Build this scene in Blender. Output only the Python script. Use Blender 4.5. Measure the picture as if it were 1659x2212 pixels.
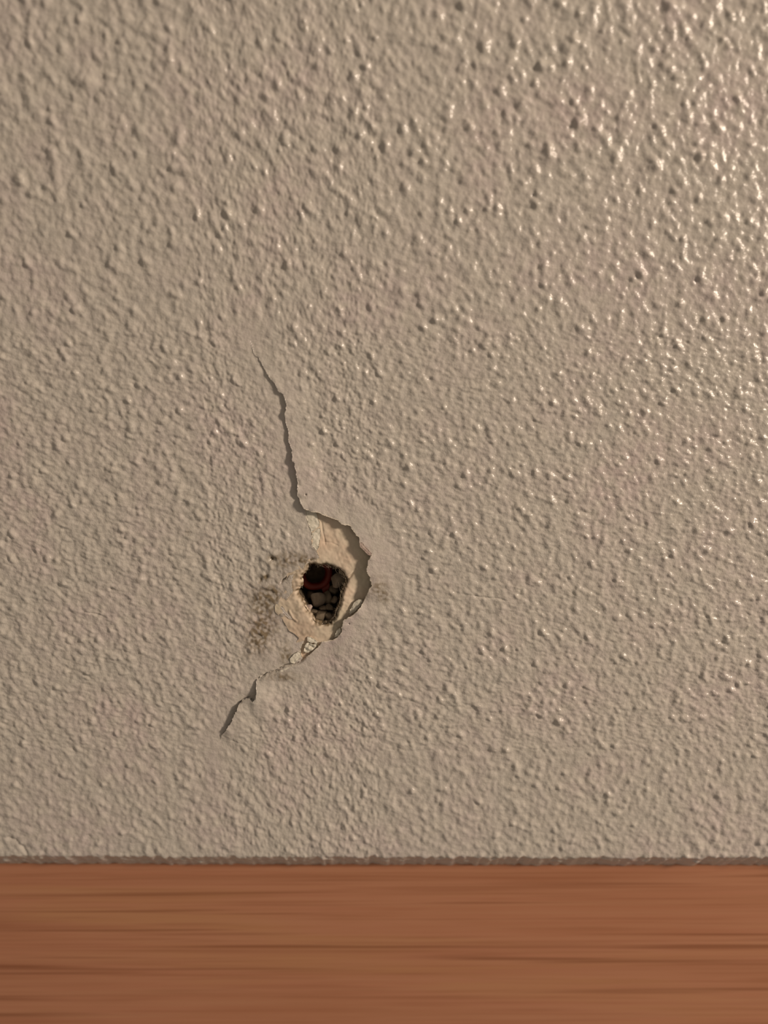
import bpy, math
import numpy as np
from mathutils import Vector, Matrix, geometry, noise as mnoise

for o in list(bpy.data.objects):
    bpy.data.objects.remove(o, do_unlink=True)
scene = bpy.context.scene
MM = 0.001
W, H = 1659.0, 2212.0
rng = np.random.default_rng(11)

# ------------------------------------------------------------------ camera
# The wall face is the plane y = 0, the room is on the -y side, z is up.
F_PX = 1720.0
PITCH = math.radians(10.0)
ROLL = math.radians(-0.15)
CAM = np.array([0.0, -0.190, 0.036])
cam_data = bpy.data.cameras.new('camera')
cam_data.sensor_fit = 'VERTICAL'
cam_data.sensor_height = 36.0
cam_data.sensor_width = 27.0
cam_data.lens = F_PX / H * 36.0
cam_data.clip_start = 0.005
cam_data.clip_end = 20
cam = bpy.data.objects.new('camera', cam_data)
scene.collection.objects.link(cam)
cam.location = CAM
Rm = Matrix.Rotation(math.pi / 2 - PITCH, 3, 'X') @ Matrix.Rotation(ROLL, 3, 'Z')
cam.rotation_euler = Rm.to_euler()
scene.camera = cam
R3 = np.array(Rm)


def P(px, py, depth=0.0):
    """photo measurement -> place on the wall plane (or a plane `depth` mm inside it), mm"""
    d = R3 @ np.array([(px - W / 2) / F_PX, -(py - H / 2) / F_PX, -1.0])
    t = (depth * MM - CAM[1]) / d[1]
    q = CAM + d * t
    return q[0] / MM, q[2] / MM


fx, fz = P(690, 1240)
fp = np.array([fx * MM, 0, fz * MM])
axis = R3 @ np.array([0, 0, -1.0])
cam_data.dof.use_dof = True
cam_data.dof.focus_distance = float(np.dot(fp - CAM, axis))
cam_data.dof.aperture_fstop = 4.6

# ------------------------------------------------------------------ world, lights, exposure
world = bpy.data.worlds.new('room_world')
scene.world = world
world.use_nodes = True
bg = world.node_tree.nodes['Background']
bg.inputs['Color'].default_value = (1.0, 0.83, 0.68, 1)
bg.inputs['Strength'].default_value = 0.215


def area(name, loc, target, size, power, col):
    l = bpy.data.lights.new(name, 'AREA')
    l.shape = 'DISK'
    l.size = size
    l.energy = power
    l.color = col
    o = bpy.data.objects.new(name, l)
    scene.collection.objects.link(o)
    o.location = loc
    o.rotation_euler = (Vector(target) - Vector(loc)).to_track_quat('-Z', 'Y').to_euler()
    return o


area('lamp_light', (1.14, -0.62, 0.53), (0, 0, 0), 0.20, 18.6, (1.0, 0.82, 0.66))

scene.view_settings.view_transform = 'Standard'
scene.view_settings.look = 'None'
scene.view_settings.exposure = 0.0
scene.view_settings.gamma = 1.0
scene.view_settings.use_curve_mapping = False


# ------------------------------------------------------------------ helpers
def link(name, me, mat=None, parent=None):
    o = bpy.data.objects.new(name, me)
    scene.collection.objects.link(o)
    if mat is not None:
        me.materials.append(mat)
    if parent is not None:
        o.parent = parent
    return o


def mesh_np(name, V, tris_quads, smooth=True):
    """V: (n,3) metres; tris_quads: list of index arrays (k,3) or (k,4)"""
    me = bpy.data.meshes.new(name)
    V = np.asarray(V, dtype=np.float32)
    me.vertices.add(len(V))
    me.vertices.foreach_set('co', V.ravel())
    loops, starts, totals, n = [], [], [], 0
    for F in tris_quads:
        F = np.asarray(F, dtype=np.int32)
        if len(F) == 0:
            continue
        k = F.shape[1]
        loops.append(F.ravel())
        starts.append(n + np.arange(len(F)) * k)
        totals.append(np.full(len(F), k))
        n += F.size
    loops = np.concatenate(loops)
    starts = np.concatenate(starts)
    me.loops.add(len(loops))
    me.loops.foreach_set('vertex_index', loops)
    me.polygons.add(len(starts))
    me.polygons.foreach_set('loop_start', starts.astype(np.int32))
    me.polygons.foreach_set('loop_total', np.concatenate(totals).astype(np.int32))
    me.update(calc_edges=True)
    me.validate()
    me.polygons.foreach_set('use_smooth', np.full(len(me.polygons), smooth))
    return me


def attr(me, name, vals):
    a = me.attributes.new(name, 'FLOAT', 'POINT')
    a.data.foreach_set('value', np.asarray(vals, dtype=np.float32))


def seg_dist(Q, L):
    """Q (n,2), L (m,2) polyline. -> distance, nearest point, arc parameter 0..1"""
    best = np.full(len(Q), 1e9)
    near = np.zeros_like(Q)
    par = np.zeros(len(Q))
    lens = np.linalg.norm(np.diff(L, axis=0), axis=1)
    cum = np.concatenate([[0], np.cumsum(lens)])
    for i in range(len(L) - 1):
        a, b = L[i], L[i + 1]
        ab = b - a
        t = np.clip(((Q - a) @ ab) / max(ab @ ab, 1e-12), 0, 1)
        c = a + t[:, None] * ab
        d = np.hypot(Q[:, 0] - c[:, 0], Q[:, 1] - c[:, 1])
        m = d < best
        best[m] = d[m]
        near[m] = c[m]
        par[m] = (cum[i] + t[m] * lens[i]) / cum[-1]
    return best, near, par


def inside(Q, L):
    r = np.zeros(len(Q), bool)
    n = len(L)
    for i in range(n):
        a, b = L[i], L[(i + 1) % n]
        c = (a[1] > Q[:, 1]) != (b[1] > Q[:, 1])
        with np.errstate(divide='ignore', invalid='ignore'):
            xx = (b[0] - a[0]) * (Q[:, 1] - a[1]) / (b[1] - a[1]) + a[0]
        r ^= c & (Q[:, 0] < xx)
    return r


def jag(L, step=0.45, amp=0.10, seed=1, closed=False):
    """splits an outline into short torn-looking steps"""
    r = np.random.default_rng(seed)
    out = []
    pts = list(L) + ([L[0]] if closed else [])
    for a, b in zip(pts[:-1], pts[1:]):
        n = max(1, int(round(np.linalg.norm(b - a) / step)))
        nrm = np.array([-(b - a)[1], (b - a)[0]])
        nrm = nrm / (np.linalg.norm(nrm) + 1e-9)
        for k in range(n):
            p = a + (b - a) * k / n
            if k or len(out):
                p = p + nrm * r.normal(0, amp) * (0.5 if k == 0 else 1)
            out.append(p)
    if not closed:
        out.append(np.array(L[-1]))
    return np.array(out)


def pxl(l):
    return np.array([P(x, y) for x, y in l])


def fft_noise(shape, cell, wl, aniso=1.0, ang=0.0, seed=0, width=0.55):
    """band-limited noise, wavelength wl (mm) on a grid of `cell` mm, stretched along ang"""
    r = np.random.default_rng(seed)
    n = r.standard_normal(shape)
    fz_ = np.fft.fftfreq(shape[0], cell)[:, None]
    fx_ = np.fft.rfftfreq(shape[1], cell)[None, :]
    c, s = math.cos(ang), math.sin(ang)
    u = (fx_ * c + fz_ * s) * aniso
    v = (-fx_ * s + fz_ * c)
    f = np.sqrt(u * u + v * v) + 1e-9
    g = np.exp(-(np.log(f * wl) / width) ** 2)
    out = np.fft.irfft2(np.fft.rfft2(n) * g, s=shape)
    return out / out.std()


# ------------------------------------------------------------------ materials
def new_mat(name):
    m = bpy.data.materials.new(name)
    m.use_nodes = True
    nt = m.node_tree
    return m, nt, nt.nodes['Principled BSDF']


def N(nt, t, **kw):
    n = nt.nodes.new(t)
    for k, v in kw.items():
        setattr(n, k, v)
    return n


def ramp(nt, stops):
    r = N(nt, 'ShaderNodeValToRGB')
    el = r.color_ramp.elements
    while len(el) < len(stops):
        el.new(0.5)
    for e, (p, c) in zip(el, stops):
        e.position = p
        e.color = (*c, 1)
    return r


def mixc(nt, fac, a, b):
    m = N(nt, 'ShaderNodeMix', data_type='RGBA')
    for sock, v in ((m.inputs[0], fac), (m.inputs[6], a), (m.inputs[7], b)):
        if hasattr(v, 'links'):
            nt.links.new(v, sock)
        elif isinstance(v, tuple):
            sock.default_value = (*v, 1)
        else:
            sock.default_value = v
    return m.outputs[2]


def coords(nt, scale=(1, 1, 1), rot=(0, 0, 0)):
    tc = N(nt, 'ShaderNodeTexCoord')
    mp = N(nt, 'ShaderNodeMapping')
    mp.inputs['Scale'].default_value = scale
    mp.inputs['Rotation'].default_value = rot
    nt.links.new(tc.outputs['Object'], mp.inputs[0])
    return mp.outputs[0]


def noise_n(nt, vec, scale, detail=3, rough=0.5, dist=0.0):
    n = N(nt, 'ShaderNodeTexNoise')
    n.inputs['Scale'].default_value = scale
    n.inputs['Detail'].default_value = detail
    n.inputs['Roughness'].default_value = rough
    n.inputs['Distortion'].default_value = dist
    nt.links.new(vec, n.inputs['Vector'])
    return n.outputs['Fac']


def bump_n(nt, b, height, dist, strength=1.0):
    n = N(nt, 'ShaderNodeBump')
    n.inputs['Strength'].default_value = strength
    n.inputs['Distance'].default_value = dist
    nt.links.new(height, n.inputs['Height'])
    nt.links.new(n.outputs[0], b.inputs['Normal'])


def mat_wall():
    m, nt, b = new_mat('painted_wall')
    v = coords(nt)
    r = ramp(nt, [(0.34, (0.556, 0.492, 0.454)), (0.52, (0.538, 0.503, 0.444)), (0.70, (0.566, 0.490, 0.456))])
    nt.links.new(noise_n(nt, v, 28, 2), r.inputs[0])
    r2 = ramp(nt, [(0.40, (0.0, 0.0, 0.0)), (0.72, (1, 1, 1))])
    nt.links.new(noise_n(nt, v, 260, 3), r2.inputs[0])
    c1 = mixc(nt, r2.outputs[0], r.outputs[0], (0.575, 0.532, 0.464))
    at = N(nt, 'ShaderNodeAttribute', attribute_name='stain')
    c2 = mixc(nt, at.outputs['Fac'], c1, (0.13, 0.088, 0.032))
    at2 = N(nt, 'ShaderNodeAttribute', attribute_name='torn')
    c3 = mixc(nt, at2.outputs['Fac'], c2, (0.80, 0.72, 0.58))
    nt.links.new(c3, b.inputs['Base Color'])
    b.inputs['Roughness'].default_value = 0.235
    b.inputs['Specular IOR Level'].default_value = 0.5
    vs = coords(nt, (0.35, 1, 1.0), (0, math.radians(28), 0))
    mth = N(nt, 'ShaderNodeMath', operation='ADD')
    nt.links.new(noise_n(nt, vs, 1500, 2, 0.6), mth.inputs[0])
    nt.links.new(noise_n(nt, v, 2300, 2, 0.6), mth.inputs[1])
    bump_n(nt, b, mth.outputs[0], 0.00016, 0.55)
    return m


def mat_simple(name, stops, scale=300, rough=0.8, bump=0.0001, bscale=1500, spec=0.3, stretch=(1, 1, 1), rot=(0, 0, 0)):
    m, nt, b = new_mat(name)
    v = coords(nt, stretch, rot)
    r = ramp(nt, stops)
    nt.links.new(noise_n(nt, v, scale, 4), r.inputs[0])
    nt.links.new(r.outputs[0], b.inputs['Base Color'])
    b.inputs['Roughness'].default_value = rough
    b.inputs['Specular IOR Level'].default_value = spec
    if bump:
        bump_n(nt, b, noise_n(nt, v, bscale, 3), bump, 0.6)
    return m


def mat_plaster():
    m, nt, b = new_mat('bare_plaster_paper')
    v = coords(nt)
    r = ramp(nt, [(0.35, (0.65, 0.515, 0.39)), (0.5, (0.66, 0.555, 0.43)), (0.68, (0.61, 0.54, 0.41))])
    nt.links.new(noise_n(nt, v, 130, 3), r.inputs[0])
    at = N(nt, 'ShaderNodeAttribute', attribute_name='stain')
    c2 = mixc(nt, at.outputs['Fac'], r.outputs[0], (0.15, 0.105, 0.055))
    nt.links.new(c2, b.inputs['Base Color'])
    b.inputs['Roughness'].default_value = 0.75
    b.inputs['Specular IOR Level'].default_value = 0.25
    bump_n(nt, b, noise_n(nt, v, 1400, 4), 0.00012, 0.45)
    return m


def mat_wood():
    m, nt, b = new_mat('beech_wood')

    def layer(sc, scale, lo, hi, amount, dist=0.2, detail=3):
        r = ramp(nt, [(lo, (0, 0, 0)), (hi, (1, 1, 1))])
        nt.links.new(noise_n(nt, coords(nt, sc), scale, detail, 0.55, dist), r.inputs[0])
        f = N(nt, 'ShaderNodeMath', operation='MULTIPLY')
        nt.links.new(r.outputs[0], f.inputs[0])
        f.inputs[1].default_value = amount
        return f.outputs[0]
    base = ramp(nt, [(0.32, (0.415, 0.172, 0.088)), (0.5, (0.458, 0.200, 0.110)), (0.68, (0.458, 0.218, 0.104))])
    nt.links.new(noise_n(nt, coords(nt, (4.5, 40, 60)), 1.6, 4, 0.6, 0.3), base.inputs[0])
    c = mixc(nt, layer((8, 300, 420), 1.6, 0.35, 0.75, 0.42), base.outputs[0], (0.50, 0.255, 0.140))
    c = mixc(nt, layer((6, 90, 190), 1.0, 0.54, 0.74, 0.42), c, (0.285, 0.103, 0.043))
    lines = layer((6.5, 170, 520), 1.0, 0.575, 0.67, 0.66, 0.12, 2)
    c = mixc(nt, lines, c, (0.225, 0.078, 0.030))
    c = mixc(nt, layer((20, 600, 1500), 1.0, 0.50, 0.70, 0.46), c, (0.30, 0.115, 0.050))
    nt.links.new(c, b.inputs['Base Color'])
    b.inputs['Roughness'].default_value = 0.45
    b.inputs['Specular IOR Level'].default_value = 0.45
    bump_n(nt, b, lines, -0.00003, 0.4)
    return m


M_WALL = mat_wall()
M_PLASTER = mat_plaster()
M_FLAKE = mat_simple('chalky_flake', [(0.35, (0.60, 0.57, 0.47)), (0.65, (0.82, 0.78, 0.66))], 700, 0.7, 0.0002, 1300)
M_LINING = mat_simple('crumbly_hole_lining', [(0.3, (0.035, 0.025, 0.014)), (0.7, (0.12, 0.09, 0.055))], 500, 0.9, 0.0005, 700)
M_FIBRE = mat_simple('paper_fibre', [(0.3, (0.35, 0.27, 0.18)), (0.7, (0.62, 0.52, 0.38))], 900, 0.8, 0)
M_RED = mat_simple('red_plastic', [(0.3, (0.15, 0.017, 0.009)), (0.7, (0.20, 0.024, 0.012))], 300, 0.45, 0.00004, 900)
M_CRUMB = mat_simple('grey_brown_rubble', [(0.3, (0.10, 0.08, 0.05)), (0.7, (0.21, 0.165, 0.115))], 600, 0.9, 0.0002, 900)
M_PALE = mat_simple('pale_grey_rubble', [(0.3, (0.21, 0.165, 0.12)), (0.7, (0.29, 0.235, 0.17))], 600, 0.9, 0.0002, 900)
M_PINK = mat_simple('pale_pink_rubble', [(0.3, (0.40, 0.31, 0.27)), (0.7, (0.55, 0.44, 0.38))], 600, 0.9, 0.0002, 900)
M_OCHRE = mat_simple('ochre_rubble', [(0.3, (0.42, 0.29, 0.12)), (0.7, (0.62, 0.48, 0.28))], 600, 0.9, 0.0002, 900)
M_WOOD = mat_wood()

# ------------------------------------------------------------------ outlines of the damage, measured on the wall plane
LIP_PX = [(541, 730), (543, 743), (550, 766), (564, 781), (575, 803), (587, 822), (595, 829), (601, 845), (613, 852), (620, 876),
          (619, 885), (616, 897), (619, 917), (624, 935), (624, 954), (632, 972), (633, 996), (637, 998), (642, 1028),
          (644, 1042), (643, 1068), (651, 1088), (659, 1099), (671, 1104), (687, 1106), (693, 1108), (705, 1115),
          (717, 1119), (730, 1123), (738, 1131), (746, 1134), (757, 1136), (764, 1147), (776, 1162), (777, 1172),
          (789, 1186), (801, 1199), (795, 1209), (794, 1216), (791, 1228), (794, 1238), (800, 1245), (798, 1251),
          (804, 1264), (796, 1273), (792, 1283), (787, 1295), (779, 1310), (762, 1327), (752, 1332), (740, 1340),
          (740, 1347), (737, 1354), (738, 1364), (728, 1376), (715, 1383), (695, 1386), (688, 1396), (674, 1409),
          (661, 1419), (654, 1427), (641, 1435), (631, 1436), (614, 1439), (595, 1450), (575, 1456), (556, 1467),
          (554, 1471), (556, 1492), (554, 1506), (548, 1513), (539, 1507), (525, 1512), (517, 1519), (511, 1535),
          (507, 1542), (500, 1560), (492, 1570), (486, 1579), (479, 1587), (476, 1606)]
CHIP_L_PX = [(659, 1101), (661, 1104), (662, 1121), (668, 1135), (674, 1152), (674, 1164), (674, 1176), (686, 1194),
             (690, 1205), (684, 1211), (674, 1212), (664, 1217), (654, 1229), (641, 1234), (636, 1241), (631, 1259), (634, 1276),
             (626, 1288), (614, 1303), (606, 1315), (622, 1332), (634, 1354), (647, 1360), (656, 1370), (661, 1381),
             (654, 1392), (650, 1402), (650, 1412), (654, 1426)]
HOLE_PX = [(668, 1223), (677, 1222), (689, 1225), (702, 1224), (714, 1227), (727, 1233), (739, 1242), (745, 1255),
           (743, 1267), (737, 1280), (734, 1293), (732, 1305), (725, 1321), (721, 1335), (711, 1345), (699, 1348),
           (682, 1343), (675, 1332), (666, 1320), (658, 1304), (645, 1284), (644, 1278), (654, 1267), (654, 1257),
           (651, 1251), (659, 1240), (665, 1232)]
lip_raw = pxl(LIP_PX)
LIP = jag(lip_raw, 0.5, 0.075, 3)
i0 = 22
i1 = LIP_PX.index((654, 1427))
d0 = np.argmin(np.hypot(*(LIP - lip_raw[i0]).T))
d1 = np.argmin(np.hypot(*(LIP - lip_raw[i1]).T))
CHIP_L = jag(pxl(CHIP_L_PX), 0.5, 0.08, 5)
CHIP = np.vstack([LIP[d0:d1 + 1], CHIP_L[::-1]])
HOLE = jag(pxl(HOLE_PX), 0.45, 0.11, 7, closed=True)
far = pxl([(470, 1700), (1100, 1700), (1100, 640), (535, 640)])
RSIDE = np.vstack([LIP, far])

# how far the torn coat stands off the wall along the lip (mm), by photo row
LIFT = np.array([(730, 0.0), (770, .12), (830, .45), (870, .75), (900, .55), (960, .95), (1000, 1.05), (1060, 1.3), (1100, .95),
                 (1120, .55), (1150, .65), (1190, .75), (1230, .85), (1265, .9), (1300, .7), (1330, .7), (1350, .9),
                 (1380, .55), (1400, .4), (1430, .25), (1465, .35), (1490, 1.3), (1508, 1.1), (1515, .9),
                 (1535, 1.2), (1560, 1.0), (1580, .55), (1600, 0.0)])
lift_z = np.array([P(650, r)[1] for r in LIFT[:, 0]])


def lip_lift(z):
    return np.interp(z, lift_z[::-1], LIFT[::-1, 1])


# ------------------------------------------------------------------ relief of the wall coat, sampled on a 0.2 mm raster
CELL = 0.2
X0, X1, Z0, Z1 = -190.0, 190.0, -150.0, 200.0
shape = (int((Z1 - Z0) / CELL), int((X1 - X0) / CELL))
ANG = math.radians(-58)
n_big = fft_noise(shape, CELL, 6.5, 1.5, ANG, 1)
n_mid = fft_noise(shape, CELL, 2.7, 1.25, ANG, 2, 0.5)
n_sml = fft_noise(shape, CELL, 1.3, 1.15, ANG, 3, 0.5)
n_brush = fft_noise(shape, CELL, 1.0, 5.0, math.radians(-26), 4, 0.6)
relief = 0.055 * n_big + 0.080 * np.maximum(n_mid + 0.3, -0.4) + 0.036 * n_sml + 0.012 * n_brush


def splat(field, x, z, r, h, ecc=1.25, ang=ANG, p=1.6):
    k = int(r * ecc / CELL) + 2
    ix, iz = int((x - X0) / CELL), int((z - Z0) / CELL)
    if ix < k or iz < k or ix >= shape[1] - k or iz >= shape[0] - k:
        return
    gx = X0 + (np.arange(ix - k, ix + k + 1)) * CELL - x
    gz = Z0 + (np.arange(iz - k, iz + k + 1)) * CELL - z
    gx, gz = np.meshgrid(gx, gz)
    c, s = math.cos(ang), math.sin(ang)
    u = (gx * c + gz * s) / (r * ecc)
    v = (-gx * s + gz * c) / r
    q = np.clip(1 - u * u - v * v, 0, 1) ** p
    field[iz - k:iz + k + 1, ix - k:ix + k + 1] += h * q


r = np.random.default_rng(21)
area_mm = (X1 - X0) * (Z1 - Z0)
for _ in range(int(area_mm / 6.0)):
    x, z = r.uniform(X0, X1), r.uniform(Z0, Z1)
    rad = r.uniform(0.5, 1.25) * (1 + 0.5 * min(max((z - 30) / 110, 0), 1))
    splat(relief, x, z, rad, rad * r.uniform(0.08, 0.31), r.uniform(1.0, 1.5), ANG + r.normal(0, 0.5))
BUMPS = [(190, 175, 22, .9), (386, 527, 20, .8), (251, 275, 9, .5), (440, 205, 14, .5), (577, 208, 11, .5), (111, 338, 16, .6),
         (184, 343, 14, .6), (656, 53, 14, .6), (749, 551, 14, .7), (166, 667, 12, .6), (118, 677, 12, .5), (229, 798, 9, .6),
         (174, 845, 8, .5), (306, 894, 10, .5), (222, 916, 9, .5), (258, 1076, 10, .6), (142, 945, 11, .5), (1235, 92, 18, .8),
         (1081, 198, 12, .5), (1254, 260, 16, .7), (1148, 313, 10, .7), (1558, 474, 18, .8), (1416, 353, 12, .6),
         (1069, 1246, 10, .7), (1199, 1263, 12, .7), (1245, 1313, 13, .7), (1059, 1369, 9, .6), (1170, 1364, 9, .6),
         (1271, 1378, 9, .6), (1158, 1434, 9, .6), (1206, 1557, 13, .8), (1004, 1352, 9, .5), (960, 1499, 11, .5),
         (625, 1531, 8, .7), (571, 1548, 11, .6), (598, 1552, 9, .7), (685, 1573, 10, .6), (585, 1475, 9, .5), (602, 1506, 9, .5),
         (632, 708, 10, .6), (655, 805, 11, .7), (582, 925, 9, .5), (700, 1060, 7, .4), (775, 1075, 9, .5), (405, 1148, 5, .4),
         (1230, 945, 12, .7), (1395, 890, 10, .6), (1090, 1620, 10, .5), (560, 1120, 8, .4), (840, 960, 11, .5)]
for bx, by, br, bh in BUMPS:
    x, z = P(bx, by)
    splat(relief, x, z, br * 0.111, bh * 0.62, 1.1, ANG, 1.3)
PITS = [(588, 1207, 8, -.8), (576, 1246, 6, -.5), (563, 1252, 6, -.35), (240, 1272, 5, -.5), (661, 1068, 2.5, -.6), (754, 1346, 2, -.5),
        (405, 1150, 4, -.3)]


def sample(field, x, z):
    u = np.clip((x - X0) / CELL, 0, shape[1] - 2.001)
    v = np.clip((z - Z0) / CELL, 0, shape[0] - 2.001)
    i, j = u.astype(int), v.astype(int)
    a, b = u - i, v - j
    return (field[j, i] * (1 - a) * (1 - b) + field[j, i + 1] * a * (1 - b) + field[j + 1, i] * (1 - a) * b + field[j + 1, i + 1] * a * b)


def rbf(Q, pts, sig):
    """smooth field through measured heights: pts (px, py, h)"""
    C = np.array([P(a, b) for a, b, _ in pts])
    h = np.array([c for _, _, c in pts])
    d2 = (Q[:, 0:1] - C[:, 0]) ** 2 + (Q[:, 1:2] - C[:, 1]) ** 2
    w = np.exp(-d2 / (2 * sig * sig)) + 1e-12
    return (w * h).sum(1) / w.sum(1)


EDGE_L, EDGE_R = P(0, 1849)[1], P(1659, 1853)[1]
FY = 5.6            # the board's face lies this far behind the wall face
WOOD_TOP = P(830, 1865.5, FY)[1]


def spaced(lo, a, b, hi, fine, mid, f0, f1):
    """grid lines: coarse outside a..b, mid inside, fine between f0..f1"""
    out = [np.arange(lo, a, 0.9), np.arange(a, f0, mid), np.arange(f0, f1, fine), np.arange(f1, b, mid), np.arange(b, hi + 0.9, 0.9)]
    a_ = np.concatenate(out)
    return a_[np.concatenate([[True], np.diff(a_) > 0.06])]


fx0, fx1 = P(462, 1400)[0], P(818, 1300)[0]
fz0, fz1 = P(600, 1625)[1], P(600, 715)[1]
xs = spaced(-178, -108, 108, 178, 0.16, 0.33, fx0, fx1)
WALL_BOTTOM = WOOD_TOP - 0.9
zs = spaced(WALL_BOTTOM, WALL_BOTTOM + .5, 148, 190, 0.16, 0.33, fz0, fz1)
nx, nz = len(xs), len(zs)
GX, GZ = np.meshgrid(xs, zs)
Q = np.stack([GX.ravel(), GZ.ravel()], 1)

# snap the fine vertices onto the torn outlines
fine = (Q[:, 0] > fx0) & (Q[:, 0] < fx1) & (Q[:, 1] > fz0) & (Q[:, 1] < fz1)
fi = np.nonzero(fine)[0]
dl, nl, _ = seg_dist(Q[fi], LIP)
dc, nc, _ = seg_dist(Q[fi], CHIP_L)
use_c = dc < dl
dd = np.where(use_c, dc, dl)
nn = np.where(use_c[:, None], nc, nl)
m = dd < 0.095
Q[fi[m]] = nn[m]

idx = np.arange(nx * nz).reshape(nz, nx)
quads = np.stack([idx[:-1, :-1], idx[:-1, 1:], idx[1:, 1:], idx[1:, :-1]], -1).reshape(-1, 4)
cent = Q[quads].mean(1)
lab = np.zeros(len(quads), np.int8)
near = (cent[:, 0] > fx0 - 8) & (cent[:, 0] < P(1090, 1100)[0]) & (cent[:, 1] > P(600, 1690)[1]) & (cent[:, 1] < P(600, 650)[1])
ni = np.nonzero(near)[0]
lab[ni[inside(cent[ni], RSIDE)]] = 1
lab[ni[inside(cent[ni], CHIP)]] = 2

# heights (mm towards the room)
n = len(Q)
dist = np.full(n, 99.0)
dist_chip = np.full(n, 99.0)
region = (Q[:, 0] > fx0 - 18) & (Q[:, 0] < fx1 + 22) & (Q[:, 1] > fz0 - 15) & (Q[:, 1] < fz1 + 15)
ri = np.nonzero(region)[0]
_, _, _ = 0, 0, 0
d_, n_, p_ = seg_dist(Q[ri], LIP)
dist[ri] = d_
lift_at = np.zeros(n)
lz = lip_lift(LIP[:, 1]) * (1 + 0.16 * sample(n_big, LIP[:, 0], LIP[:, 1]) + 0.10 * sample(n_mid, LIP[:, 0], LIP[:, 1]))
for c0 in range(0, len(ri), 20000):          # soft nearest point: no creases running off the corners of the tear
    kk = ri[c0:c0 + 20000]
    dd_ = np.hypot(Q[kk, 0:1] - LIP[:, 0], Q[kk, 1:2] - LIP[:, 1])
    ww_ = np.exp(-(dd_ - dd_.min(1, keepdims=True)) / (0.25 + 0.30 * dd_.min(1, keepdims=True)))
    lift_at[kk] = (ww_ * lz).sum(1) / ww_.sum(1)
lip_len = np.linalg.norm(np.diff(LIP, axis=0), axis=1).sum()
ef = np.clip(np.minimum(p_, 1 - p_) * lip_len / 3.0, 0, 1) * np.clip((10 - d_) / 6, 0, 1)
lift_at[ri] *= ef * ef * (3 - 2 * ef)
dch, _, _ = seg_dist(Q[ri], np.vstack([CHIP, CHIP[:1]]))
dist_chip[ri] = dch

rel = sample(relief, Q[:, 0], Q[:, 1])
calm = 1 - 0.62 * np.exp(-(dist / 6.0) ** 2) - 0.0
calm *= 1 - 0.45 * np.exp(-(dist_chip / 5.0) ** 2)
rel = rel * calm
# lower edge: the coat turns back into the joint above the wooden board
edge = EDGE_L + (EDGE_R - EDGE_L) * np.clip((Q[:, 0] + 105) / 210, -.5, 1.5) + 0.12 * sample(n_big, Q[:, 0], Q[:, 0] * 0 + 30) + 0.12 * sample(n_mid, Q[:, 0], Q[:, 0] * 0 + 12)
under = np.clip(edge - Q[:, 1], 0, None)
back = under * 0.95
rel = rel * np.clip((Q[:, 1] - WOOD_TOP) / 2.5, 0.0, 1.0)
near_edge = np.exp(-(np.clip(Q[:, 1] - edge, 0, None) / 5.0))
h_low = rel * (1 + 0.0 * near_edge) - back
soft = rbf(Q[ri], [(620, 1345, -.75), (640, 1368, -.8), (600, 1325, -.3), (655, 1400, -.35), (560, 1300, 0), (500, 1400, 0), (640, 1200, .15),
                   (600, 1400, -.15), (640, 1150, -.35), (650, 1100, -.3), (600, 1080, 0), (560, 1000, 0), (600, 1240, .1),
                   (640, 1250, .25), (630, 1280, .15), (620, 1300, .05), (500, 1200, 0), (560, 800, 0), (480, 1550, 0), (520, 1480, 0),
                   (600, 1450, 0), (700, 1200, 0), (610, 950, 0), (640, 1435, -.15), (800, 1400, 0), (850, 1200, 0), (750, 1000, 0)], 3.2)
h_low[ri] += soft * np.exp(-(np.clip(dch - 4, 0, None) / 5.0) ** 2)
for bx, by, br, bh in PITS:
    x, z = P(bx, by)
    h_low += bh * np.exp(-(((Q[:, 0] - x) ** 2 + (Q[:, 1] - z) ** 2) / (br * 0.075) ** 2))
# hairline grooves
for pts, wd, dp in (([(606, 1260), (612, 1252), (620, 1246), (624, 1240), (634, 1238), (645, 1231)], 0.19, .9),
                    ([(662, 1416), (654, 1427), (641, 1435), (631, 1436), (614, 1439), (595, 1450), (575, 1456), (556, 1467)], .22, .8),
                    ([(541, 1506), (525, 1512), (517, 1519)], .18, .5),
                    ([(1003, 1283), (1040, 1290), (1075, 1293), (1102, 1299)], 0.22, .22),
                    ([(180, 1321), (215, 1328), (238, 1338)], 0.12, .2),
                    ([(0, 1806), (30, 1812), (48, 1826), (60, 1852)], 0.35, .35)):
    L = jag(pxl(pts), 0.6, 0.06, 9)
    lo, hi = L.min(0) - 2, L.max(0) + 2
    k = np.nonzero((Q[:, 0] > lo[0]) & (Q[:, 0] < hi[0]) & (Q[:, 1] > lo[1]) & (Q[:, 1] < hi[1]))[0]
    gd, _, gp = seg_dist(Q[k], L)
    h_low[k] -= dp * np.exp(-(gd / wd) ** 2) * np.clip(np.minimum(gp, 1 - gp) * 6 + .2, 0, 1)
# the lifted side
h_high = h_low.copy()
wlen = 2.2 + 3.0 * lift_at
h_high += lift_at * np.exp(-(dist / wlen) ** 1.5)
h_low2 = h_low.copy()
h_low2 -= 0.28 * lift_at * np.exp(-(dist / 1.1) ** 2)

# vertices: every (grid vertex, label) pair in use
V, faces = [], []
maps = {}
off = 0
stain_all, torn_all = [], []
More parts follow.
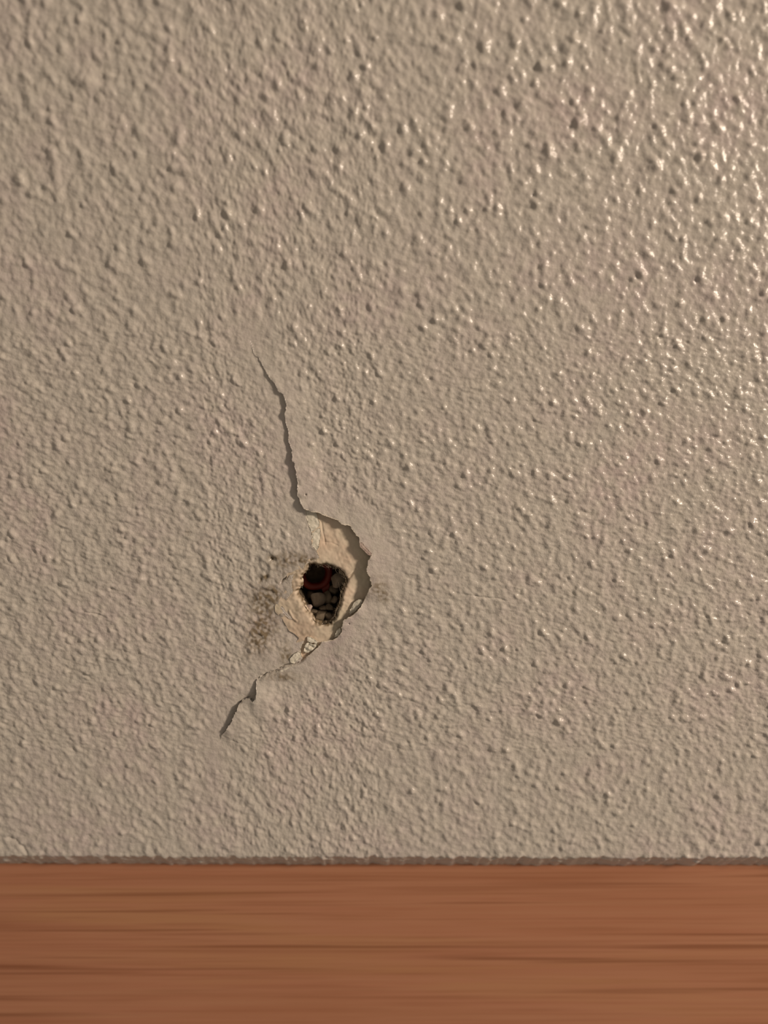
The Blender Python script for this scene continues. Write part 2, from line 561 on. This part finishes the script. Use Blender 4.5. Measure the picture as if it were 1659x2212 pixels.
# dirt
st = np.zeros(n)
dn = 0.5 + 0.5 * np.clip(0.7 * sample(n_mid, Q[:, 0], Q[:, 1]) + 0.8 * sample(n_sml, Q[:, 0] + 20, Q[:, 1]), -1, 1)
for sx, sy, ax, az, am in [(575, 1330, 38, 62, .75), (560, 1375, 22, 34, .8), (560, 1290, 26, 24, .5), (640, 1207, 42, 16, .75), (670, 1212, 20, 9, .7),
                           (618, 1415, 12, 22, 1.0), (592, 1282, 16, 18, .8), (610, 1225, 22, 30, .4), (818, 1268, 22, 22, .75), (830, 1290, 12, 14, .6),
                           (610, 1462, 34, 11, .75), (630, 1310, 14, 16, .5), (588, 1207, 9, 9, 1.0), (576, 1246, 8, 7, 1.0), (563, 1252, 7, 7, .9),
                           (540, 1400, 22, 30, .3), (405, 1150, 6, 6, .5)]:
    x, z = P(sx, sy)
    st += am * np.exp(-((Q[:, 0] - x) / (ax * .111)) ** 2 - ((Q[:, 1] - z) / (az * .111)) ** 2)
st = np.clip(st * (0.24 + 0.75 * dn), 0, 0.85)
torn = np.clip(1.0 - dist_chip / 0.30, 0, 1) * 0.8
sk_pairs = {}
for L_, hh in ((0, h_low2), (1, h_high)):
    fq = quads[lab == L_]
    used = np.zeros(n, bool)
    used[fq.ravel()] = True
    mp = np.full(n, -1)
    if L_ == 1:      # where nothing is lifted both sides share their vertices
        same = used & (maps[0] >= 0) & (np.abs(h_high - h_low2) < 2e-3)
        mp[same] = maps[0][same]
        used &= ~same
    mp[used] = np.arange(used.sum()) + off
    maps[L_] = mp
    off += used.sum()
    V.append(np.stack([Q[used, 0], -hh[used], Q[used, 1]], 1))
    faces.append(mp[fq])
    stain_all.append(st[used])
    torn_all.append(torn[used])

# edges between cells of different label get a small upright face (the thickness of the coat)
labg = lab.reshape(nz - 1, nx - 1)
sk = []


def skirt(va, vb, la, lb):
    """va, vb: grid vertex ids of the shared edge; la/lb labels either side"""
    for A, B in ((0, 1), (1, 0)):
        k = (la == A) & (lb == B)
        if k.any():
            sk.append(np.stack([maps[A][va[k]], maps[A][vb[k]], maps[B][vb[k]], maps[B][va[k]]], 1))


skirt(idx[1:-1, :-1].ravel(), idx[1:-1, 1:].ravel(), labg[:-1].ravel(), labg[1:].ravel())
skirt(idx[:-1, 1:-1].ravel(), idx[1:, 1:-1].ravel(), labg[:, :-1].ravel(), labg[:, 1:].ravel())
# rim of the chip: thickness going 0.45 mm back, slightly undercut
rim_f, rim_v = [], []
rim_id = {}


def rim_vertex(v, L_):
    key = (v, L_)
    if key not in rim_id:
        hh = (h_low2, h_high)[L_][v]
        rim_id[key] = off + len(rim_v)
        rim_v.append((Q[v, 0] + (0.12 if L_ else -0.05), -hh + (0.34 if L_ else 0.5), Q[v, 1]))
    return rim_id[key]


def rims(va, vb, la, lb):
    for k in np.nonzero(((la == 2) ^ (lb == 2)))[0]:
        L_ = int(la[k] if lb[k] == 2 else lb[k])
        a, b = int(va[k]), int(vb[k])
        rim_f.append((maps[L_][a], maps[L_][b], rim_vertex(b, L_), rim_vertex(a, L_)))


rims(idx[1:-1, :-1].ravel(), idx[1:-1, 1:].ravel(), labg[:-1].ravel(), labg[1:].ravel())
rims(idx[:-1, 1:-1].ravel(), idx[1:, 1:-1].ravel(), labg[:, :-1].ravel(), labg[:, 1:].ravel())
if rim_v:
    V.append(np.array(rim_v))
    stain_all.append(np.zeros(len(rim_v)))
    torn_all.append(np.ones(len(rim_v)))
    faces.append(np.array(rim_f))
faces += sk
V = np.vstack(V)
# the body of the wall behind the coat: sides and back
off = len(V)
BD = 45.0
ids0 = maps[0]
border = np.concatenate([idx[0, :], idx[1:, -1], idx[-1, -2::-1], idx[-2:0:-1, 0]])
bv = V[ids0[border]].copy()
bv[:, 1] = BD
V = np.vstack([V, bv, [[0, BD, 20]]])
k = len(border)
a = np.arange(k)
b = (a + 1) % k
faces.append(np.stack([ids0[border][a], off + a, off + b, ids0[border][b]], 1))
tri_back = np.stack([off + b, off + a, np.full(k, off + k)], 1)
sv = np.concatenate(stain_all + [np.zeros(k + 1)])
tv = np.concatenate(torn_all + [np.zeros(k + 1)])
me = mesh_np('wall_back', V * MM, faces + [tri_back])
attr(me, 'stain', sv)
attr(me, 'torn', tv)
wall = link('wall_back', me, M_WALL)
wall['kind'] = 'structure'
wall['label'] = 'cream stippled painted wall with a long crack running through a chipped drill hole'

# ------------------------------------------------------------------ bare layer seen where the coat has come off
px0, px1 = P(596, 1400)[0], P(828, 1200)[0]
pz0, pz1 = P(650, 1440)[1], P(650, 1088)[1]
xs2, zs2 = np.arange(px0, px1, 0.13), np.arange(pz0, pz1, 0.13)
GX2, GZ2 = np.meshgrid(xs2, zs2)
Q2 = np.stack([GX2.ravel(), GZ2.ravel()], 1)
HL = np.vstack([HOLE, HOLE[:1]])
dh, nh, _ = seg_dist(Q2, HL)
mm_ = dh < 0.075
Q2[mm_] = nh[mm_]
id2 = np.arange(len(Q2)).reshape(GX2.shape)
q2 = np.stack([id2[:-1, :-1], id2[:-1, 1:], id2[1:, 1:], id2[1:, :-1]], -1).reshape(-1, 4)
c2 = Q2[q2].mean(1)
dcp, _, _ = seg_dist(c2, np.vstack([CHIP, CHIP[:1]]))
keep = (inside(c2, CHIP) | (dcp < 1.6)) & ~inside(c2, HOLE)
q2 = q2[keep]
PH = [(690, 1118, -.75), (705, 1130, -.75), (725, 1140, -.8), (700, 1160, -.6), (730, 1170, -.6), (750, 1160, -.8), (765, 1175, -1.0),
      (700, 1190, -.35), (725, 1200, -.7), (755, 1200, -.7), (772, 1190, -.9), (785, 1205, -1.35), (690, 1210, -.15), (715, 1215, -.45), (745, 1225, -.7),
      (770, 1225, -.95), (785, 1240, -1.4), (760, 1250, -.9), (750, 1262, -.7), (748, 1280, -.45), (745, 1300, -.45), (765, 1275, -1.15),
      (780, 1270, -1.4), (765, 1300, -1.3), (755, 1320, -1.2), (738, 1325, -.5), (728, 1345, -.5), (742, 1335, -1.4), (732, 1362, -1.4), (715, 1360, -.55),
      (700, 1365, -.35), (680, 1360, -.15), (720, 1376, -1.2), (700, 1380, -.8), (662, 1345, .05), (650, 1325, .05), (640, 1300, .1), (660, 1370, -.3),
      (635, 1280, .05), (640, 1255, .1), (650, 1235, .1), (665, 1218, .05), (675, 1390, -.7), (665, 1410, -.8), (650, 1430, -.8),
      (682, 1180, -.2), (678, 1150, -.35), (668, 1120, -.5), (625, 1310, -.05), (630, 1340, -.3), (810, 1250, -1.5), (800, 1190, -1.4), (780, 1150, -1.4)]
hp = rbf(Q2, PH, 1.15)
dh2, _, _ = seg_dist(Q2, HL)
hp += 0.12 * np.exp(-((dh2 - 0.9) / 0.5) ** 2)          # soft raised ring round the hole
hp -= 1.9 * np.exp(-(dh2 / 0.52) ** 1.3)               # and its edge rolling in
hp += 0.03 * sample(n_mid, Q2[:, 0] + 40, Q2[:, 1]) + 0.016 * sample(n_sml, Q2[:, 0] + 30, Q2[:, 1])
fuzz = np.exp(-(dh2 / 1.3) ** 2)
hp += 0.05 * fuzz * sample(n_sml, Q2[:, 0], Q2[:, 1])
# creases in the paper
for pts, wd, dp in (([(768, 1232), (757, 1247), (749, 1256), (745, 1262)], .28, -.35), ([(735, 1254), (752, 1244), (768, 1234)], .25, .22),
                    ([(694, 1128), (697, 1150), (701, 1166), (702, 1176)], .22, -.16), ([(699, 1172), (715, 1173), (730, 1180)], .18, -.08),
                    ([(706, 1222), (728, 1210), (736, 1198)], .5, -.1), ([(625, 1320), (632, 1335), (640, 1342)], .3, .22),
                    ([(744, 1265), (741, 1290), (738, 1312), (728, 1335)], .6, .25)):
    gd, _, _ = seg_dist(Q2, pxl(pts))
    hp += dp * np.exp(-(gd / wd) ** 2)
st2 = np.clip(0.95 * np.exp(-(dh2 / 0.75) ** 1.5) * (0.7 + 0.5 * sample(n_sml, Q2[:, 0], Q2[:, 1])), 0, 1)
for sx, sy, ax, az, am in [(640, 1318, 12, 12, .30), (632, 1262, 14, 26, .35), (655, 1372, 20, 8, .3), (672, 1222, 30, 8, .5), (700, 1350, 28, 8, .5),
                           (645, 1238, 16, 7, .4)]:
    x, z = P(sx, sy)
    st2 += am * np.exp(-((Q2[:, 0] - x) / (ax * .111)) ** 2 - ((Q2[:, 1] - z) / (az * .111)) ** 2) * np.clip(0.7 + 0.6 * sample(n_sml, Q2[:, 0] + 9, Q2[:, 1]), 0, 1.4)
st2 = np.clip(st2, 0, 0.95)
used = np.zeros(len(Q2), bool)
used[q2.ravel()] = True
mp2 = np.full(len(Q2), -1)
mp2[used] = np.arange(used.sum())
V2 = np.stack([Q2[used, 0], -hp[used], Q2[used, 1]], 1)
me = mesh_np('bare_plaster', V2 * MM, [mp2[q2]])
attr(me, 'stain', st2[used])
bare = link('bare_plaster', me, M_PLASTER, wall)
bare['label'] = 'smooth pinkish beige layer laid bare round the hole'

# ------------------------------------------------------------------ cavity behind it
CAV = np.array(HOLE)
hc = CAV.mean(0)
depths = [0.9, 1.3, 2.0, 3.0, 4.2, 5.5, 7.0, 8.5, 10.0, 11.0]
ring_n = 96
ang = np.linspace(0, 2 * math.pi, ring_n, endpoint=False)
rel_ = CAV - hc
aa = np.arctan2(rel_[:, 1], rel_[:, 0])
o_ = np.argsort(aa)
rad = np.interp(ang, aa[o_], np.hypot(*rel_.T)[o_], period=2 * math.pi)
CV, CF = [], []
for k, d in enumerate(depths):
    s = 1.05 + 0.10 * min(1, d / 3.0)
    for t, rr in zip(ang, rad):
        x = math.cos(t) * rr * s
        z = math.sin(t) * rr * s
        if z < 0:
            z *= (1 - 0.042 * d)
        v = Vector((x * .6, d * .6, z * .6))
        nn_ = 0.30 * min(1, d / 1.5) * mnoise.fractal(v, 0.9, 2.0, 3)
        f = 1 + nn_ / max(rr, 1)
        CV.append((hc[0] + x * f - 0.06 * d, d, hc[1] + z * f))
for k in range(len(depths) - 1):
    for i in range(ring_n):
        a_, b_ = k * ring_n + i, k * ring_n + (i + 1) % ring_n
        CF.append((a_, b_, b_ + ring_n, a_ + ring_n))
nb = len(CV)
last = (len(depths) - 1) * ring_n
for q in (0.66, 0.33):
    for i in range(ring_n):
        p = np.array(CV[last + i])
        c_ = np.array([hc[0] - 0.6, 11.2, hc[1] + 1.0])
        w = c_ + (p - c_) * q
        w[1] = 11.0 + 0.5 * mnoise.fractal(Vector((w[0], w[2], 3.0)), 0.9, 2.0, 3)
        CV.append(tuple(w))
for i in range(ring_n):
    j = (i + 1) % ring_n
    CF.append((last + i, last + j, nb + j, nb + i))
    CF.append((nb + i, nb + j, nb + ring_n + j, nb + ring_n + i))
CV.append((hc[0] - 0.6, 11.2, hc[1] + 1.0))
CT = [(nb + ring_n + i, nb + ring_n + (i + 1) % ring_n, len(CV) - 1) for i in range(ring_n)]
me = mesh_np('hole_lining', np.array(CV) * MM, [np.array(CF), np.array(CT)])
lining = link('hole_lining', me, M_LINING, wall)
lining['label'] = 'dark crumbly inside of the drill hole'

# ------------------------------------------------------------------ torn flakes standing along the edges (parts of the wall)


def flake(name, outline, hts, thick, seed, mat=M_FLAKE, rough=0.12, label=None, step=0.24):
    """thin chip with ragged outline; hts = [(px,py,h)] mm towards the room"""
    L = jag(pxl(outline), 0.4, 0.055, seed, closed=True)
    lo, hi = L.min(0), L.max(0)
    g = np.stack(np.meshgrid(np.arange(lo[0], hi[0], step), np.arange(lo[1], hi[1], step)), -1).reshape(-1, 2)
    g = g + np.random.default_rng(seed).uniform(-.07, .07, g.shape)
    d, _, _ = seg_dist(g, np.vstack([L, L[:1]]))
    g = g[inside(g, L) & (d > 0.10)]
    pts = [Vector(p) for p in L] + [Vector(p) for p in g]
    nL = len(L)
    res = geometry.delaunay_2d_cdt(pts, [(i, (i + 1) % nL) for i in range(nL)], [list(range(nL))], 1, 1e-5)
    v2 = np.array([list(p) for p in res[0]])
    tri = np.array([f for f in res[2] if len(f) == 3])
    h = rbf(v2, hts, 1.0)
    db, _, _ = seg_dist(v2, np.vstack([L, L[:1]]))
    for i, p in enumerate(v2):
        h[i] += rough * mnoise.fractal(Vector((p[0] * 1.3, p[1] * 1.3, seed * 3.1)), 0.8, 2.0, 4)
    h -= 0.10 * np.exp(-(db / 0.15) ** 2)
    nv = len(v2)
    top = np.stack([v2[:, 0], -h, v2[:, 1]], 1)
    bot = np.stack([v2[:, 0], -h + thick, v2[:, 1]], 1)
    ed = {}
    for t in tri:
        for a_, b_ in ((t[0], t[1]), (t[1], t[2]), (t[2], t[0])):
            ed[(a_, b_)] = 1
    side = [(a_, b_, b_ + nv, a_ + nv) for (a_, b_) in ed if (b_, a_) not in ed]
    me = mesh_np(name, np.vstack([top, bot]) * MM, [np.vstack([tri, tri[:, ::-1] + nv]), np.array(side)])
    o = link(name, me, mat, wall)
    if label:
        o['label'] = label
    return o


flake('paint_flake', [(661, 1103), (662, 1121), (667, 1135), (673, 1150), (681, 1143), (689, 1138), (690, 1129), (686, 1123), (684, 1112), (682, 1104)],
      [(664, 1110, -.15), (680, 1110, -.3), (675, 1145, -.1), (689, 1130, -.45)], .3, 31, label='pale torn strip hanging from the top of the chip')
flake('paint_flake', [(674, 1152), (674, 1178), (683, 1189), (688, 1184), (692, 1160), (691, 1141), (683, 1144)],
      [(676, 1160, -.15), (690, 1145, -.35), (684, 1186, .2), (692, 1165, -.4)], .3, 33, label='lower pale torn strip on the left edge of the chip')
flake('paint_flake', [(759, 1313), (765, 1303), (775, 1295), (782, 1296), (783, 1301), (776, 1312), (764, 1324), (755, 1329), (754, 1324)],
      [(760, 1318, -.5), (778, 1300, -.2), (765, 1322, -.2)], .3, 35, label='white rough flake tucked under the right edge of the chip')
flake('paint_flake', [(664, 1376), (672, 1377), (680, 1383), (688, 1388), (684, 1390), (672, 1388), (664, 1385)],
      [(666, 1380, .1), (684, 1388, -.1)], .3, 37)
flake('paint_flake', [(662, 1389), (668, 1388), (675, 1392), (684, 1390), (683, 1398), (672, 1407), (664, 1410), (656, 1408), (658, 1396)],
      [(660, 1400, -.1), (668, 1395, .25), (680, 1394, .0), (670, 1406, -.2)], .35, 39, rough=.35, label='lumpy white crumbs clogging the crack below the hole')
flake('paint_flake', [(636, 1412), (643, 1408), (650, 1409), (651, 1420), (644, 1427), (636, 1433), (629, 1432), (627, 1422)],
      [(630, 1420, .35), (645, 1412, .25), (645, 1425, -.1), (634, 1430, .0)], .35, 41, rough=.2, label='whitish frayed scrap on the left of the lower crack')
flake('paint_flake', [(728, 1362), (735, 1357), (737, 1363), (731, 1374), (722, 1378), (724, 1370)],
      [(730, 1362, -.1), (726, 1375, -.3)], .3, 43)
flake('paint_flake', [(605, 1448), (620, 1441), (632, 1437), (624, 1445), (612, 1452), (600, 1456), (598, 1450)],
      [(600, 1452, .2), (630, 1438, .15)], .25, 45)
flake('paint_flake', [(556, 1469), (566, 1463), (582, 1457), (580, 1464), (571, 1472), (562, 1475), (557, 1477)],
      [(560, 1470, .35), (580, 1460, .2)], .25, 47)
flake('paint_flake', [(777, 1171), (782, 1170), (789, 1179), (797, 1187), (803, 1193), (803, 1199), (796, 1196), (786, 1187), (779, 1180)],
      [(778, 1174, 1.15), (802, 1196, 1.15)], .2, 49, M_PINK, .05, label='pinkish curled sliver on the right edge of the chip')
flake('paint_flake', [(604, 1314), (609, 1309), (619, 1321), (628, 1330), (632, 1338), (626, 1338), (616, 1329)],
      [(606, 1314, .05), (628, 1334, -.1)], .2, 51, M_WALL, rough=.06)

# ------------------------------------------------------------------ frayed fibres round the rim: one tangle nobody could count
r = np.random.default_rng(77)
FV, FF = [], []
dists = np.concatenate([[0], np.cumsum(np.linalg.norm(np.diff(HL, axis=0), axis=1))])
for _ in range(300):
    s = r.uniform(0, dists[-1])
    k = min(np.searchsorted(dists, s) - 1, len(HL) - 2)
    k = max(k, 0)
    a_, b_ = HL[k], HL[k + 1]
    p = a_ + (b_ - a_) * ((s - dists[k]) / max(dists[k + 1] - dists[k], 1e-6))
    inw = hc - p
    inw = inw / np.linalg.norm(inw)
    tang = np.array([-inw[1], inw[0]])
    leng = r.uniform(0.15, 0.65) * (1.5 if r.random() < .08 else 1)
    dirv = inw * 0.9 + tang * r.normal(0, 1.1)
    start = p - inw * r.uniform(0.1, 0.5)
    y0 = r.uniform(0.15, 1.0)
    w = r.uniform(0.009, 0.020)
    base = len(FV)
    curl = r.normal(0, .5)
    for j in range(5):
        t = j / 4
        c = start + dirv * leng * t + tang * curl * leng * t * t
        y = y0 + r.normal(0, .03) + .25 * t
        ww = w * (1 - .7 * t)
        for q in range(3):
            th = q * 2.094
            FV.append((c[0] + math.cos(th) * ww, y + math.sin(th) * ww, c[1] + math.cos(th + 1) * ww))
    for j in range(4):
        for q in range(3):
            FF.append((base + j * 3 + q, base + j * 3 + (q + 1) % 3, base + (j + 1) * 3 + (q + 1) % 3, base + (j + 1) * 3 + q))
me = mesh_np('frayed_fibres', np.array(FV) * MM, [np.array(FF)])
fib = link('frayed_fibres', me, M_FIBRE, wall)
fib['kind'] = 'stuff'
fib['label'] = 'frayed paper fibres fringing the rim of the hole'

# ------------------------------------------------------------------ red wall plug deep in the hole
plug = bpy.data.objects.new('wall_plug', None)
plug.empty_display_size = 0.003
scene.collection.objects.link(plug)
pxx, pzz = P(682, 1239, 8.0)
plug.location = (pxx * MM, 8.0 * MM, pzz * MM)
plug.rotation_euler = (math.radians(-12), 0, math.radians(9))
plug['label'] = 'dark red plastic wall plug deep in the drill hole'
plug['category'] = 'wall plug'


def tube(name, prof, nseg, parent, mat, wob=0.0, gap=None):
    """revolves (radius, y) round y; closed profile"""
    V, F = [], []
    k = len(prof)
    for i in range(nseg):
        t = 2 * math.pi * i / nseg
        for j, (rr, y) in enumerate(prof):
            q = rr * (1 + wob * math.sin(2 * t + .6) + wob * .6 * math.sin(5 * t))
            V.append((q * math.cos(t), y, q * math.sin(t)))
    for i in range(nseg):
        if gap and gap[0] <= i < gap[1]:
            continue
        i2 = (i + 1) % nseg
        for j in range(k):
            j2 = (j + 1) % k
            F.append((i * k + j, i * k + j2, i2 * k + j2, i2 * k + j))
    me = mesh_np(name, np.array(V) * MM, [np.array(F)])
    return link(name, me, mat, parent)


tube('collar', [(2.9, -.15), (3.6, -.3), (4.2, -.1), (4.35, .35), (4.1, .8), (3.1, 1.0), (2.7, .7), (2.7, .1)], 56, plug, M_RED, .02)
tube('sleeve', [(3.12, .9), (3.05, 5.6), (2.55, 5.6), (2.6, .9)], 56, plug, M_RED, .02)
bpy.context.view_layer.update()
# the split tongue hanging off the collar, lower right
tg = np.array([(1.4, .1, -3.6), (3.4, .1, -2.6), (3.5, .2, -4.2), (2.9, .4, -5.6), (2.0, .4, -5.4), (1.5, .2, -4.3)])
tg2 = tg + np.array([0, .8, 0])
link('tongue', mesh_np('tongue', np.vstack([tg, tg2]) * MM, [np.array([(0, 1, 2, 3), (0, 3, 4, 5), (9, 8, 7, 6), (11, 10, 9, 6)] +
     [(i, i + 6, (i + 1) % 6 + 6, (i + 1) % 6) for i in range(6)])], False), M_RED, plug)
# ribs along the sleeve
for k in range(4):
    t = math.radians(45 + 90 * k)
    V = []
    for y in (1.2, 5.0):
        for rr, dt in ((2.95, -.10), (3.35, -.05), (3.35, .05), (2.95, .10)):
            V.append((rr * math.cos(t + dt), y, rr * math.sin(t + dt)))
    F = [(0, 1, 5, 4), (1, 2, 6, 5), (2, 3, 7, 6), (3, 0, 4, 7), (0, 3, 2, 1), (4, 5, 6, 7)]
    link('rib', mesh_np('rib', np.array(V) * MM, [np.array(F)], False), M_RED, plug)

# ------------------------------------------------------------------ rubble lying in the hole: every crumb is its own thing
CR = [  # px, py, depth mm, radii mm (x, y, z), seed, material, label
    (686, 1293, 5.6, (2.1, 1.7, 2.1), 1, M_PALE, 'largest pale grey rubble lump, in the middle of the hole under the red plug'),
    (708, 1292, 6.2, (1.5, 1.5, 1.9), 2, M_CRUMB, 'upright brownish rubble lump just right of the largest lump in the hole'),
    (731, 1253, 4.0, (2.1, 1.8, 2.3), 3, M_PALE, 'grey rubble lump wedged at the upper right of the hole beside the red plug'),
    (668, 1312, 2.9, (1.05, .9, .9), 4, M_PINK, 'small pinkish white crumb at the left rim of the hole'),
    (723, 1296, 4.4, (1.0, .9, 1.1), 5, M_CRUMB, 'small dark crumb against the right side of the hole'),
    (713, 1313, 3.9, (1.2, 1.1, 1.0), 6, M_CRUMB, 'small crumb in the lower right of the hole, below the upright lump'),
    (692, 1330, 2.6, (2.1, 1.5, 1.3), 7, M_CRUMB, 'broad flat brown rubble lump at the bottom of the hole'),
    (710, 1331, 2.5, (1.3, 1.1, 1.2), 8, M_CRUMB, 'rounded brown crumb at the bottom right of the hole'),
    (699, 1314, 4.0, (1.1, 1.0, .8), 9, M_CRUMB, 'little crumb directly under the largest pale lump'),
    (671, 1284, 8.0, (1.1, 1.0, 1.2), 10, M_CRUMB, 'shadowed crumb at the far left of the hole behind the largest lump'),
    (684, 1342, 1.5, (.75, .5, .45), 11, M_OCHRE, 'tiny yellowish crumb on the lower lip of the hole'),
    (721, 1275, 6.8, (1.2, 1.1, 1.3), 12, M_CRUMB, 'dark crumb under the grey lump on the right of the hole'),
    (678, 1322, 3.6, (1.0, .9, .9), 13, M_CRUMB, 'dim crumb between the pinkish crumb and the broad flat lump'),
]
import bmesh
for (a_, b_, d, rr, seed, mt, lb) in CR:
    bm = bmesh.new()
    bmesh.ops.create_icosphere(bm, subdivisions=3, radius=1.0)
    cr = np.random.default_rng(seed + 100)
    planes = [(Vector(cr.normal(0, 1, 3)).normalized(), cr.uniform(.52, .82)) for _ in range(10)]
    for v in bm.verts:
        c = v.co.copy()
        for nrm, dd_ in planes:           # broken facets
            e = c.dot(nrm) - dd_
            if e > 0:
                c -= nrm * e
        c *= 1 + .07 * mnoise.fractal(c * 2.2 + Vector((seed, 0, 0)), .8, 2, 3)
        v.co = Vector((c.x * rr[0], c.y * rr[1], c.z * rr[2])) * MM * 1.12
    me = bpy.data.meshes.new('rubble_crumb')
    bm.to_mesh(me)
    bm.free()
    me.polygons.foreach_set('use_smooth', np.full(len(me.polygons), True))
    o = link('rubble_crumb', me, mt)
    d += 0.8
    x, z = P(a_, b_, d)
    o.location = (x * MM, d * MM, z * MM)
    o['label'] = lb
    o['category'] = 'rubble'
    o['group'] = 'rubble crumbs in the drill hole'

# ------------------------------------------------------------------ wooden board below the wall
BT, BB, BX = WOOD_TOP + 0.5, WOOD_TOP - 150.0, 178.0
prof = []
for k in range(7):        # eased top edge
    t = math.pi / 2 * k / 6
    prof.append((FY + .3 - .3 * math.sin(t), BT - .3 + .3 * math.cos(t)))
prof += [(FY, BB + .6), (FY + .6, BB), (FY + 14, BB), (FY + 14, BT)]
cols = np.linspace(-BX, BX, 61)
V, F = [], []
k = len(prof)
for i, x in enumerate(cols):
    for (y, z) in prof:
        V.append((x, y, z))
for i in range(len(cols) - 1):
    for j in range(k):
        j2 = (j + 1) % k
        F.append((i * k + j, i * k + j2, (i + 1) * k + j2, (i + 1) * k + j))
me = mesh_np('baseboard_back', np.array(V) * MM, [np.array(F)], False)
import bmesh as _b
bm = _b.new()
bm.from_mesh(me)
bm.verts.ensure_lookup_table()
bm.faces.new([bm.verts[j] for j in range(k)])
bm.faces.new([bm.verts[(len(cols) - 1) * k + j] for j in reversed(range(k))])
_b.ops.recalc_face_normals(bm, faces=bm.faces)
bm.to_mesh(me)
bm.free()
board = link('baseboard_back', me, M_WOOD)
board['kind'] = 'structure'
board['label'] = 'orange brown wooden board with fine horizontal grain below the wall'
